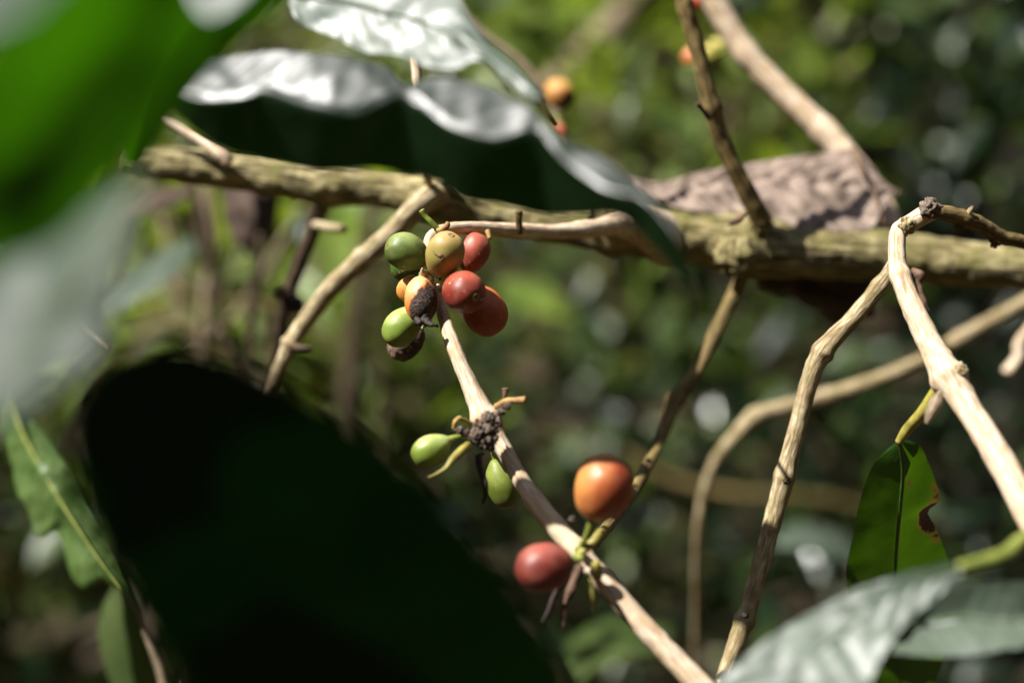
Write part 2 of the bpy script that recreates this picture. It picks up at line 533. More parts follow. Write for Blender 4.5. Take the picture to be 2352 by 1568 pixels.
class Leaves:
    def __init__(s): s.V, s.F, s.I, s.U = [], [], [], []

    def add(s, pos, ln, kind, droop=0.4, rng=random):
        az = rng.uniform(0, 2 * math.pi)
        el = rng.gauss(-droop, 0.45)
        d = Vector((math.cos(az) * math.cos(el), math.sin(az) * math.cos(el), math.sin(el)))
        side = d.cross(Vector((0, 0, 1)))
        if side.length < 1e-3: side = Vector((1, 0, 0))
        side.normalize()
        up = side.cross(d)
        roll = rng.gauss(0, 0.5)
        side, up = side * math.cos(roll) + up * math.sin(roll), up * math.cos(roll) - side * math.sin(roll)
        b0 = len(s.V)
        wd = rng.uniform(0.8, 1.25)
        for (a, c, h) in TPL:
            s.V.append(pos + d * (a * ln) + side * (c * ln * wd) + up * (h * ln * rng.uniform(0.5, 1.8)))
            s.U.append((a, 0.5 + c * 2.4))
        for f in TPF:
            s.F.append(tuple(b0 + q for q in f)); s.I.append(LK.index(kind))

    def build(s, name):
        return mesh_obj(name, s.V, s.F, None, uv=s.U, mats=[LM[k] for k in LK], midx=s.I)


rg = random.Random(21)
bed = Leaves()


def clump(c, R, n, kinds, ln=(0.05, 0.11), flat=0.8):
    for _ in range(n):
        q = Vector((rg.gauss(0, 1), rg.gauss(0, 1), rg.gauss(0, flat))) * R
        p = c + q
        if p.y < 1.15 and p.y > -0.6 and abs(p.x) < 0.8: continue
        if p.z < terrain_h(p.x, p.y) + 0.02: continue
        kd = rg.choice(kinds)
        if p.x > 0.25 * p.y > 0 and kd in ('bright', 'olive'): kd = 'deep'     # shade on the right is painted by darker leaves
        bed.add(p, rg.uniform(*ln), kd, rng=rg)


# near undergrowth: leaf colours paint sun left and top centre, shade right
for i in range(150):
    px = rg.uniform(-300, 2650); py = rg.uniform(-200, 1750); d = rg.uniform(1.3, 2.6)
    if px < 1050:
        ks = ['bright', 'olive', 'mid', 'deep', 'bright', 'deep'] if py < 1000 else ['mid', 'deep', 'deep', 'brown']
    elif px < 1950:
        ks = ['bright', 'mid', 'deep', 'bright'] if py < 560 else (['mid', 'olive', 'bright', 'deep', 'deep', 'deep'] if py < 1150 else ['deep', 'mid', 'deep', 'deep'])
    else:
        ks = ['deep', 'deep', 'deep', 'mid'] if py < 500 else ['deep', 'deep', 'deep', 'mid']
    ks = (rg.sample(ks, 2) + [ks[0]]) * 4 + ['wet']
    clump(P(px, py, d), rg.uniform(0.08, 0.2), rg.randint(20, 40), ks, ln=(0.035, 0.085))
# light coloured sprays painting in sun behind the left branch half and top edge
for i in range(34):
    px, py, d = (rg.uniform(230, 900), rg.uniform(430, 900), rg.uniform(1.15, 1.9)) if i < 20 else (rg.uniform(1250, 1950), rg.uniform(-60, 420), rg.uniform(1.5, 2.4))
    clump(P(px, py, d), rg.uniform(0.05, 0.12), rg.randint(10, 20), ['bright', 'bright', 'olive'], ln=(0.04, 0.10))
# farther shrubs in the hollow and up the slope
for i in range(190):
    a = rg.uniform(-0.75, 0.75); r = rg.uniform(2.4, 7.5)
    x, y = math.sin(a) * r, math.cos(a) * r
    z = terrain_h(x, y) + rg.uniform(0.05, 1.5)
    ks = [['bright', 'mid', 'mid'], ['mid', 'deep', 'bright'], ['olive', 'mid', 'bright'], ['deep', 'deep', 'mid']][rg.randrange(4)]
    if x > 0.2 * r: ks = ['deep', 'deep', 'deep', 'mid']  # right side shade put into darker leaf kinds
    clump(Vector((x, y, z)), rg.uniform(0.2, 0.45), rg.randint(30, 60), ks, ln=(0.08, 0.18))
# the thicket goes on behind and beside the viewer
for i in range(120):
    a = rg.uniform(0.9, 2 * math.pi - 0.9); r = rg.uniform(1.6, 4.5)
    x, y = math.sin(a) * r, math.cos(a) * r
    clump(Vector((x, y, rg.uniform(0.3, 2.4))), 0.35, 32, ['deep', 'mid', 'deep'], ln=(0.14, 0.26))
tag(bed.build("undergrowth"), "dense blurred green undergrowth filling the background behind the coffee branch", "undergrowth", kind="stuff")

# fallen leaves on the soil
bed = Leaves()
for i in range(2600):
    a = rg.uniform(-0.7, 0.7); r = rg.uniform(0.9, 6)
    x, y = math.sin(a) * r, math.cos(a) * r
    bed.add(Vector((x, y, terrain_h(x, y) + 0.015)), rg.uniform(0.05, 0.12), rg.choice(['brown', 'brown', 'olive']), droop=0.0, rng=rg)
tag(bed.build("leaf_litter"), "brown fallen leaves littering the dark soil below the undergrowth", "leaf litter", kind="stuff")

# shade trees on the right, unseen crowns added above to shade the background
M_trunk = bark_mat("shade tree bark", lin(18, 15, 10), lin(34, 29, 21), lin(52, 46, 34), scale=0.05, bump=1.0, bump_d=0.01)


def shade_tree(px, d, rad, label, crown_at, spread, n):
    tp = P(px, 300, d)
    tb = Vector((tp.x, tp.y, terrain_h(tp.x, tp.y) - 0.05))
    top = max(crown_at.z + 0.2 - tb.z, 1.0)
    tree = empty("shade_tree", tb, label, "tree", "shade trees behind the coffee branch")
    V, F, A = [], [], []
    lean = crown_at - tb
    for i in range(40):
        t = i / 39
        z = t * top
        r = rad * (1 - 0.5 * t) + rad * 0.7 * math.exp(-z * 5)
        k0 = max(0, t - 0.5) * 2
        for j in range(24):
            a = 2 * math.pi * j / 24
            k = 1 + 0.16 * noise.noise(Vector((math.cos(a) * 2, math.sin(a) * 2, z * 1.2)))
            V.append(tb + Vector((math.cos(a) * r * k + 0.05 * math.sin(z * 1.3) + lean.x * k0 ** 2, math.sin(a) * r * k + lean.y * k0 ** 2, z)))
            A.append((math.cos(a) * r, math.sin(a) * r, z))
    for i in range(39):
        for j in range(24):
            a = i * 24 + j; b_ = i * 24 + (j + 1) % 24
            F.append((a, b_, b_ + 24, a + 24))
    mesh_obj("trunk", V, F, M_trunk, tree, attr=A)
    cr = Leaves()
    for i in range(n):
        c = crown_at + Vector((rg.gauss(0, spread), rg.gauss(0, spread), rg.uniform(-0.4, 0.6)))
        for _ in range(60):
            p = c + Vector((rg.gauss(0, 0.24), rg.gauss(0, 0.24), rg.gauss(0, 0.13)))
            if p.z < 1.75 + 0.14 * p.y or p.y < 1.5 or p.x < -1.0: continue
            cr.add(p, rg.uniform(0.1, 0.18), rg.choice(['deep', 'mid']), rng=rg)
    mesh_obj("unseen_crown", cr.V, cr.F, None, tree, uv=cr.U, mats=[LM[k] for k in LK], midx=cr.I)


shade_tree(2335, 2.6, 0.085, "dark shade tree whose trunk stands blurred at the very right edge", Vector((-0.1, 2.9, 2.9)), 0.75, 62)
shade_tree(2090, 4.6, 0.10, "farther dark shade tree with its slim trunk blurred above the broken twig top", Vector((0.1, 5.2, 3.6)), 1.2, 75)

WLD, MLD = 0.37, 0.345
# ---------------------------------------------------------------- leaves built from their own edges
def blade_geo(lines, nu=44, nv=7, ripple=0.0, rf=60.0, seed=0, calm=0.0, pleat=0.0, npl=10):
    """lines: list of edge / fold lines, each a list of (px,py,d); returns grid"""
    R = []
    for L in lines:
        pts = [tuple(P(*q)) for q in L]
        R.append(resample([Vector(q) for q in catmull(pts, 10)], nu))
    V, F, U = [], [], []
    k = len(R) - 1
    nvt = nv * k + 1
    off = Vector((seed * 2.3, seed, seed * 1.1))
    for i in range(nu):
        for j in range(nvt):
            s = j / nv
            a = min(int(s), k - 1); t = s - a
            p = R[a][i].lerp(R[a + 1][i], t)
            V.append(p); U.append((i / (nu - 1), j / (nvt - 1)))
    for i in range(nu - 1):
        for j in range(nvt - 1):
            q = i * nvt + j
            F.append((q, q + 1, q + nvt + 1, q + nvt))
    if ripple or pleat:
        ns = []
        for i in range(nu):
            for j in range(nvt):
                a = V[min(i + 1, nu - 1) * nvt + j] - V[max(i - 1, 0) * nvt + j]
                b_ = V[i * nvt + min(j + 1, nvt - 1)] - V[i * nvt + max(j - 1, 0)]
                n_ = a.cross(b_)
                ns.append(n_.normalized() if n_.length > 1e-12 else Vector((0, 0, 0)))
        V = [v + n_ * ripple * (1 - calm * (2 * (q % nvt) / (nvt - 1) - 1) ** 4) * (noise.noise(v * rf + off) + 0.5 * noise.noise(v * rf * 2.1 + off) + 0.35 * abs(noise.noise(v * rf * 4.0 + off))) for q, (v, n_) in enumerate(zip(V, ns))]
        if pleat:
            V = [v + n_ * pleat * (1 - calm * (2 * (q % nvt) / (nvt - 1) - 1) ** 4) * math.sin(2 * math.pi * (npl * U[q][0] - 1.6 * abs(2 * U[q][1] - 1) + 0.5 * noise.noise(v * 60))) * (0.6 + noise.noise(v * 90 + off)) for q, (v, n_) in enumerate(zip(V, ns))]
    return V, F, U


GLINT = (SUN - FWD).normalized()      # a surface facing this way mirrors the sun to the viewer


def on_plane(px, py, p0, n):
    ray = FWD + RIGHT * ((px - 1176) / 2352 * 0.72) + UP * ((784 - py) / 2352 * 0.72)
    return n.dot(P(*p0) - CAM_POS) / n.dot(ray)


def laid(lines, p0, n, bulge):
    """edge lines (px,py) of a leaf lying in the plane through p0 facing n; bulge lifts each line in depth"""
    n = Vector(n).normalized()
    return [[(x, y, on_plane(x, y, p0, n) + b_) for (x, y) in L] for L, b_ in zip(lines, bulge)]


def shifted(line, dd):
    return [(x, y, d + dd) for x, y, d in line]


def leaf(label, lines, m, mid=None, mid_r=6, petiole=None, mid_m=None, pet_m=None, group=None, nu=44, nv=7, ripple=0.0006, rf=60.0, seed=0, calm=0.0, pleat=0.0, npl=10, name="coffee_leaf", cat="leaf"):
    base = P(*(petiole[0][:3] if petiole else lines[len(lines) // 2][0]))
    o = empty(name, base, label, cat, group)
    V, F, U = blade_geo(lines, nu, nv, ripple, rf, seed, calm, pleat, npl)
    mesh_obj("blade", V, F, m, o, uv=U)
    if mid:
        n = len(mid)
        tube("midrib", [(x, y, d, mid_r * (1 - 0.6 * i / (n - 1))) for i, (x, y, d) in enumerate(mid)], mid_m or M_stalk, o, seg=10, rough=0.03)
    if petiole:
        tube("petiole", petiole, pet_m or M_stalk, o, seg=12, rough=0.03)
    return o


G_glow = leaf_mat("backlit broad leaf", lin(24, 50, 8), lin(36, 64, 12), lin(54, 108, 1), tr_amt=0.5, vein=0.25, rough=0.4, nscale=60, nveins=8)
G_dark = leaf_mat("dark glossy leaf", lin(9, 25, 9), lin(14, 32, 12), lin(24, 110, 6), tr_amt=0.28, vein=0.05, rough=0.37, nscale=40, bump=0.06)
G_gloss = leaf_mat("pale shining leaf", lin(56, 68, 56), lin(86, 96, 82), lin(60, 100, 30), tr_amt=0.10, vein=0.25, rough=0.42, spec=0.46, nscale=60, bump=0.05)
G_grey = leaf_mat("dull shining leaf", lin(52, 62, 52), lin(74, 84, 72), lin(50, 90, 30), tr_amt=0.12, vein=0.12, rough=0.5, spec=0.20, nscale=50, bump=0.06)
G_black = leaf_mat("blackish leaf", lin(8, 26, 14), lin(12, 32, 16), lin(5, 56, 8), tr_amt=0.16, vein=0.05, rough=0.5, spec=0.10, nscale=40)
G_right = leaf_mat("hanging green leaf", lin(34, 62, 12), lin(46, 76, 18), lin(80, 122, 8), tr_amt=0.5, vein=0.08, rough=0.45,
                   spots=((0.26, 0.96, 0.13, lin(64, 44, 34)), (0.50, 0.40, 0.06, lin(110, 86, 66)), (0.45, 0.3, 0.03, lin(96, 70, 50)), (0.14, 0.62, 0.022, lin(150, 120, 70))), nscale=70)
G_pale = leaf_mat("pale crinkled leaf", lin(66, 92, 40), lin(100, 122, 66), lin(110, 150, 50), tr_amt=0.35, vein=0.35, rough=0.42, nscale=80)
G_dead = leaf_mat("dead leaf", lin(88, 74, 64), lin(154, 136, 122), lin(130, 104, 84), tr_amt=0.15, vein=0.4, rough=0.75, nscale=110, spec=0.2)
G_deadd = leaf_mat("dark dead leaf", lin(52, 42, 36), lin(88, 72, 62), lin(70, 50, 40), tr_amt=0.08, vein=0.2, rough=0.75, nscale=110, spec=0.2)

# upper left, closest to the viewer
U1 = laid([[(-330, 330), (-120, 200), (0, 95), (110, 5), (220, -110), (330, -260)],
           [(-330, 520), (-60, 400), (90, 300), (200, 170), (290, 10), (370, -260)],
           [(-330, 700), (-60, 630), (75, 580), (185, 505), (285, 405), (370, 300), (425, 170), (455, 30), (470, -120), (430, -270)]],
          (200, 250, .178), (0.25, -0.75, -0.60), (0, .004, 0))
leaf("huge out of focus bright green leaf filling the upper left corner", U1, G_glow, mid=shifted(U1[1], -.0006), mid_r=7, mid_m=M_ribg, ripple=.004, rf=34)
U2 = laid([[(290, 380), (320, 170), (390, -20), (480, -120), (650, -160)],
           [(310, 385), (380, 200), (480, 30), (570, -50), (690, -110)],
           [(320, 390), (420, 230), (520, 115), (600, 50), (660, -10), (720, -80)]],
          (450, 100, .30), (0.2, -0.75, -0.6), (0, .003, 0))
leaf("backlit green leaf at the top edge between the huge corner leaf and the white leaves", U2, G_glow, mid=shifted(U2[1], -.0006), mid_r=4, mid_m=M_ribg)
U3 = laid([[(420, -130), (425, -50), (440, 10), (470, 45)],
           [(510, -130), (505, -50), (500, 10), (480, 48)],
           [(620, -130), (600, -50), (560, 5), (490, 47)]], (500, 0, .27), GLINT, (0, 0, 0))
leaf("small pale leaf tip added as a glint at the top edge left of centre", U3, G_gloss, nu=20)  # tip added to carry a glint of the leaf behind
U4 = laid([[(-200, 60), (-60, -20), (80, -110), (200, -200)], [(-200, 110), (-40, 30), (110, -60), (220, -190)], [(-190, 170), (-20, 90), (140, 0), (240, -180)]],
          (0, 40, .23), GLINT + Vector((0.1, 0.15, 0.1)), (0, .001, 0))
leaf("greyish green leaf added to lighten the very top left corner behind the huge leaf", U4, G_grey, nu=20)  # leaf added as a lighter tone where background lies
# grey shining leaf at the left edge
GL = laid([[(330, 400), (200, 470), (60, 560), (-80, 640), (-250, 760)],
           [(330, 430), (250, 560), (160, 680), (40, 800), (-120, 960)],
           [(322, 455), (300, 580), (255, 700), (195, 820), (95, 900), (-50, 985)]],
          (160, 680, .212), GLINT + Vector((-0.05, -0.1, 0.1)), (0, -.002, 0))
leaf("greyish shining leaf blurred at the left edge below the huge green leaf", GL, G_grey, mid=shifted(GL[1], -.001), mid_r=5, ripple=0.002, rf=45)
# big dark leaf in the lower left
KL = laid([[(150, 1010), (180, 1150), (250, 1290), (320, 1410), (400, 1560), (480, 1760)],
           [(150, 940), (300, 1000), (480, 1110), (680, 1260), (850, 1440), (980, 1760)],
           [(165, 900), (250, 810), (370, 775), (480, 785), (620, 850), (780, 945), (960, 1090), (1090, 1230), (1180, 1350), (1265, 1480), (1330, 1620), (1370, 1760)]],
          (650, 1250, .215), (0.15, -0.90, -0.35), (0, .003, 0))
leaf("huge nearly black out of focus leaf covering the lower left of the photo", KL, G_black, mid=shifted(KL[1], -.0006), mid_r=6, mid_m=M_rib, ripple=0.001, rf=30)
# dark leaf across the upper middle, its far half shining
crest2 = [(400, 200), (480, 214), (560, 208), (610, 196), (700, 225), (810, 245), (880, 218), (925, 198), (970, 222), (1030, 270), (1130, 297), (1225, 277), (1262, 312), (1300, 362), (1370, 415), (1425, 438), (1468, 450), (1510, 486), (1563, 552)]
far2 = [(405, 172), (470, 135), (600, 122), (750, 133), (880, 150), (925, 194), (965, 180), (1000, 176), (1100, 187), (1190, 232), (1235, 268), (1262, 296), (1300, 318), (1345, 336), (1395, 366), (1440, 405), (1475, 440), (1512, 480), (1565, 548)]
gl = GLINT.normalized()
far, crest = laid([far2, crest2], (900, 215, MLD), Vector((gl.x * 0.6, gl.y, gl.z)), (0, 0))


def near_crest(x):
    for (x0, _, d0), (x1, _, d1) in zip(crest, crest[1:]):
        if x <= x1: return d0 + (d1 - d0) * max(0, (x - x0)) / (x1 - x0)
    return crest[-1][2]


def crest_y(x):
    for (x0, y0), (x1, y1) in zip(crest2, crest2[1:]):
        if x <= x1: return y0 + (y1 - y0) * max(0, (x - x0)) / (x1 - x0)
    return crest2[-1][1]


low2 = [(385, 245), (500, 330), (620, 364), (730, 392), (860, 388), (1000, 412), (1070, 454), (1150, 468), (1250, 496), (1330, 500), (1420, 496), (1480, 545), (1535, 605), (1600, 665)]
low = [(x, y, near_crest(x) + 0.00006 * max(y - crest_y(x), 0)) for (x, y) in low2]
shoulder = [(x, y + 22 * min(1, max(0.1, (1520 - x) / 260)), d - 0.0008 * min(1, max(0, (1520 - x) / 260))) for (x, y, d) in crest]
leaf("long dark wavy leaf over the main branch with white shining upper half", [far, crest, shoulder, low], G_dark, nu=120, nv=8, ripple=0.0018, rf=30)
# white leaf at the top
WL = laid([[(640, -90), (800, -120), (950, -90), (1050, -10), (1095, 70), (1180, 150), (1240, 225)],
           [(650, -20), (780, 0), (900, 30), (1000, 60), (1080, 105), (1160, 165), (1238, 232)],
           [(660, 15), (690, 55), (760, 82), (840, 115), (910, 124), (980, 152), (1050, 158), (1105, 140), (1170, 190), (1235, 240)]],
          (900, 60, WLD), GLINT, (0, -.001, 0))
leaf("broad white shining leaf at the top edge above the dark wavy leaf", WL, G_gloss, mid=shifted(WL[1], -.0003), mid_r=3, mid_m=M_ribg, nu=60, ripple=0.0020, rf=40, pleat=0.00018, npl=9,
     petiole=[(1275, 285, .42, 6), (1255, 258, .41, 6), (*WL[1][-1], 6)])
# leaf pair, lower right foreground
RL = laid([[(2225, 1287), (2100, 1312), (1950, 1362), (1800, 1440), (1690, 1530), (1560, 1660), (1480, 1760)],
           [(2222, 1293), (2090, 1345), (1960, 1430), (1850, 1520), (1740, 1640), (1640, 1770)],
           [(2220, 1300), (2150, 1370), (2085, 1425), (2030, 1500), (1990, 1580), (1930, 1680), (1850, 1780)]],
          (1950, 1450, .325), GLINT + Vector((0, -0.05, 0.08)), (0, .0005, 0))
leaf("large grey shining leaf in the lower right foreground with a yellow green stalk", RL, G_gloss, mid=shifted(RL[1], -.0003), mid_r=3, mid_m=M_ribg, ripple=0.0016, rf=60, pleat=0.0003, npl=9,
     petiole=[(2400, 1205, RL[1][0][2] + .02, 16), (2345, 1240, RL[1][0][2] + .015, 15), (2310, 1272, RL[1][0][2] + .008, 17), (2260, 1288, RL[1][0][2] + .003, 15), (2205, 1300, RL[1][0][2], 11)])
RL2 = laid([[(2060, 1440), (2120, 1360), (2200, 1335), (2290, 1340), (2420, 1330)],
            [(2050, 1475), (2120, 1430), (2220, 1415), (2300, 1425), (2430, 1405)],
            [(2045, 1490), (2110, 1500), (2220, 1505), (2330, 1490), (2450, 1480)]],
           (2220, 1420, .345), GLINT, (0, .006, 0))
leaf("grey shining leaf at the right edge tucked behind the stalked grey leaf", RL2, G_gloss, mid=shifted(RL2[1], -.0004), mid_r=3, mid_m=M_ribg, ripple=0.002, rf=50)
# hanging leaf with brown hole
HL = laid([[(2060, 1012), (2010, 1060), (1978, 1140), (1958, 1230), (1945, 1310), (1955, 1380), (1985, 1470), (1990, 1540), (2030, 1660)],
           [(2066, 1010), (2074, 1080), (2068, 1160), (2060, 1250), (2056, 1330), (2058, 1420), (2062, 1500), (2070, 1580), (2075, 1670)],
           [(2072, 1008), (2110, 1020), (2132, 1062), (2148, 1105), (2158, 1145), (2130, 1172), (2146, 1205), (2165, 1250), (2182, 1310), (2178, 1400), (2165, 1500), (2150, 1570), (2110, 1660)]],
          (2066, 1010, .432), (0.05, -0.88, -0.42), (.004, 0, .004))
leaf("hanging green leaf with a brown notch at the lower right behind the grey leaf", HL,
     G_right, mid=shifted(HL[1], -.0006), mid_r=5,
     mid_m=M_ribg, nu=70, nv=10,
     petiole=[(2150, 895, .42, 12), (2120, 945, .424, 14), (2085, 985, .43, 13), (2063, 1015, .432, 8)], pet_m=M_stub)
# crinkled hanging leaf on the left
CL = laid([[(5, 900), (12, 990), (25, 1070), (45, 1130), (72, 1160), (90, 1232), (125, 1220), (150, 1262), (160, 1310), (190, 1348), (235, 1335), (270, 1352)],
           [(15, 890), (50, 990), (95, 1075), (140, 1150), (190, 1225), (235, 1290), (280, 1350)],
           [(28, 890), (80, 970), (125, 1025), (180, 1105), (215, 1170), (260, 1250), (300, 1355)]],
          (100, 1075, .56), GLINT + Vector((0.1, -0.35, -0.1)), (.006, 0, .006))
leaf("pale green crinkled leaf hanging along the left edge behind the black leaf", CL,
     G_pale, mid=shifted(CL[1], -.001), mid_r=6, nu=80, ripple=0.003, rf=50)
leaf("dark green drooping leaf below the pale crinkled leaf at the lower left",
     [[(270, 1330, .60), (235, 1400, .60), (230, 1480, .60), (260, 1580, .60), (300, 1660, .60)],
      [(290, 1330, .59), (285, 1420, .59), (295, 1500, .59), (310, 1580, .59), (330, 1660, .59)],
      [(310, 1340, .60), (335, 1420, .60), (350, 1500, .60), (352, 1580, .60), (345, 1660, .60)]], LM['mid'], nu=24)
# dead leaf caught on the main branch
leaf("dead brown crumpled leaf lying on the main branch at right",
     [[(1440, 405, .555), (1520, 418, .56), (1620, 392, .565), (1750, 370, .57), (1880, 352, .575), (1955, 343, .575), (2000, 385, .57), (2040, 425, .565), (2075, 440, .56)],
      [(1450, 420, .55), (1540, 440, .55), (1640, 430, .55), (1760, 420, .55), (1880, 420, .552), (1950, 425, .556), (1985, 450, .556), (2020, 455, .556), (2050, 452, .556)],
      [(1460, 430, .545), (1530, 470, .54), (1640, 490, .538), (1760, 505, .536), (1870, 528, .535), (1950, 530, .536), (2000, 525, .54), (2022, 490, .545), (2040, 462, .55)]],
     G_dead, nu=90, nv=14, ripple=0.0042, rf=52, seed=3, calm=0.95, pleat=0.0017, npl=9, name="dead_leaf", mid=[(1960, 345, .57), (1985, 400, .556), (2010, 450, .55), (2030, 510, .545)], mid_r=7, mid_m=M_dry)
leaf("dark dead leaf scrap hanging behind the main branch at right",
     [[(1735, 630, .565), (1800, 620, .565), (1880, 620, .565), (1960, 620, .565), (2020, 630, .565)],
      [(1745, 645, .565), (1810, 665, .56), (1890, 680, .56), (1960, 685, .56), (2012, 680, .565)],
      [(1760, 655, .57), (1820, 695, .57), (1900, 720, .575), (1970, 735, .575), (2005, 725, .575)]],
     G_deadd, nu=40, ripple=0.004, rf=70, seed=8, name="dead_leaf")

# background leaves one can tell apart
leaf("pale shining leaf strip blurred below the left end of the main branch",
     [[(210, 690, .82), (290, 625, .83), (380, 570, .84), (440, 550, .85)],
      [(215, 705, .80), (300, 650, .80), (390, 600, .81), (445, 560, .83)],
      [(230, 720, .78), (320, 690, .78), (400, 630, .79), (450, 570, .82)]], G_gloss, nu=24, ripple=0.002)
leaf("dull grey leaf blurred under the left end of the main branch",
     [[(190, 488, .72), (260, 462, .73), (340, 440, .74), (430, 425, .74)],
      [(192, 492, .71), (270, 478, .71), (350, 462, .72), (435, 440, .73)],
      [(195, 496, .70), (280, 492, .70), (360, 482, .71), (440, 450, .73)]], G_deadd, nu=24, ripple=0.002)
leaf("dead brown leaf hanging blurred beneath the left half of the main branch",
     [[(505, 410, .72), (510, 470, .72), (530, 530, .715), (570, 585, .71)],
      [(570, 405, .715), (580, 470, .70), (585, 530, .70), (590, 590, .71)],
      [(640, 415, .73), (642, 470, .72), (625, 530, .72), (605, 585, .715)]], G_deadd, nu=30, ripple=0.004, rf=55, name="dead_leaf", seed=5)
leaf("bluish pale leaf blurred low in the background right of centre",
     [[(1770, 1235, .95), (1830, 1205, .96), (1910, 1215, .97), (1990, 1270, .97)],
      [(1775, 1245, .92), (1840, 1230, .92), (1910, 1250, .93), (1985, 1285, .95)],
      [(1780, 1255, .90), (1850, 1262, .89), (1920, 1285, .90), (1980, 1298, .93)]], G_gloss, nu=24, ripple=0.002)
leaf("pale grey green leaf blurred at the bottom centre behind the twig",
     [[(1290, 1500, .85), (1350, 1440, .87), (1430, 1420, .88), (1540, 1440, .88)],
      [(1300, 1530, .82), (1370, 1480, .83), (1450, 1460, .84), (1540, 1470, .86)],
      [(1320, 1570, .80), (1390, 1530, .80), (1470, 1500, .82), (1545, 1490, .85)]], LM['mid'], nu=24, ripple=0.002)

leaf("small round pale leaf scrap glowing beside the dark twig under the main branch",
     [[(662, 520, .74), (680, 498, .74), (705, 494, .74), (722, 510, .74)],
      [(662, 522, .735), (680, 522, .725), (705, 522, .725), (722, 520, .735)],
      [(664, 526, .74), (680, 548, .72), (702, 552, .72), (722, 530, .735)]], G_gloss, nu=20, nv=5)
# ---------------------------------------------------------------- branches
main = tube("main_branch",
            [(285, 366, .545, 30), (350, 374, .545, 38), (500, 388, .545, 43), (640, 408, .542, 43), (760, 424, .54, 47), (880, 434, .54, 43), (1000, 454, .535, 52), (1110, 486, .535, 40),
             (1250, 512, .535, 42), (1400, 522, .53, 56), (1500, 540, .535, 56), (1620, 552, .54, 62), (1720, 565, .54, 70), (1850, 578, .54, 61), (2050, 590, .545, 59), (2200, 604, .545, 54), (2352, 616, .545, 50), (2560, 630, .55, 48), (3000, 660, .56, 46), (3500, 720, .57, 42), (4200, 780, .58, 36)],
            M_moss, seg=44, per=22, rough=0.11, freq=150, nodes=((3.9, .12, .35), (6.0, .18, .3), (9.05, .22, .3), (12.0, .08, .4)))
tag(main, "thick mossy horizontal branch crossing the photo behind the cherries", "branch")
lump("knot", 1005, 425, .524, 34, M_moss, main, rough=0.3, seed=2)
lump("knot", 1400, 500, .522, 40, M_moss, main, rough=0.35, seed=4)
lump("knot", 1740, 520, .532, 34, M_moss, main, rough=0.3, seed=5)
lump("knot", 1690, 590, .524, 46, M_moss, main, rough=0.25, seed=6)
tube("bark_scrap", [(1675, 515, .50, 4), (1695, 505, .497, 9), (1715, 490, .497, 3)], M_dry, main, seg=8)

t = tube("twig", [(340, 255, .535, 6), (400, 288, .535, 9), (460, 322, .533, 11), (505, 350, .53, 17), (525, 372, .53, 16)], M_pale, rough=0.08)
tag(t, "thin pale twig rising to the left from the left end of the main branch", "twig")

t = tube("twig", [(1010, 440, .515, 32), (965, 468, .512, 27), (900, 535, .515, 24), (835, 592, .518, 23), (760, 662, .522, 22), (700, 740, .525, 20), (668, 790, .525, 20), (640, 850, .525, 16), (600, 950, .53, 15)],
         M_tan, rough=0.08, nodes=((3, .25, .14), (6, .3, .12), (1, .1, .3)))
tag(t, "tan twig slanting down left from the main branch beside the cherry cluster", "twig")
tube("stub", [(668, 795, .523, 10), (695, 800, .52, 8), (715, 800, .52, 6)], M_dark, t, seg=10)

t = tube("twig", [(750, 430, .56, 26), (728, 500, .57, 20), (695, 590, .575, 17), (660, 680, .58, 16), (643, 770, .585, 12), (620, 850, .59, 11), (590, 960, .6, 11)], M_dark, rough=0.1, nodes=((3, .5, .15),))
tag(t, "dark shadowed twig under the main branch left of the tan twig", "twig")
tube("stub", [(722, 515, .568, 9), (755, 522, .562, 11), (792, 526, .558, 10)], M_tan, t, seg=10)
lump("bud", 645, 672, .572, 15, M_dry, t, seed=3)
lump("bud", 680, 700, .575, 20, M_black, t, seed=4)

# the fruiting twig
ftw = tube("fruiting_twig",
           [(1530, 552, .538, 60), (1480, 522, .525, 48), (1425, 512, .512, 32), (1365, 524, .50, 21), (1280, 532, .488, 17), (1190, 530, .476, 17), (1110, 525, .466, 16), (1045, 524, .457, 14), (1000, 536, .452, 13), (984, 562, .450, 12), (990, 620, .449, 12), (1008, 690, .445, 13),
            (1038, 785, .435, 17), (1078, 880, .431, 20), (1112, 955, .428, 26), (1150, 1018, .425, 20), (1200, 1108, .420, 20), (1265, 1195, .413, 24), (1325, 1262, .408, 23), (1385, 1330, .404, 23), (1490, 1450, .400, 26), (1610, 1575, .396, 28), (1760, 1730, .39, 28), (1950, 1950, .38, 27), (2100, 2250, .37, 24)],
           M_pale, seg=28, per=16, rough=0.07, freq=300, nodes=((3.4, .15, .3), (4.9, .12, .3), (11.0, .12, .15), (14.1, .35, .28), (14.5, .2, .2), (16.4, .08, .3), (18.1, .25, .25), (19, .15, .2)))
tag(ftw, "pale curved fruiting twig carrying the coffee cherries down through the centre", "twig")
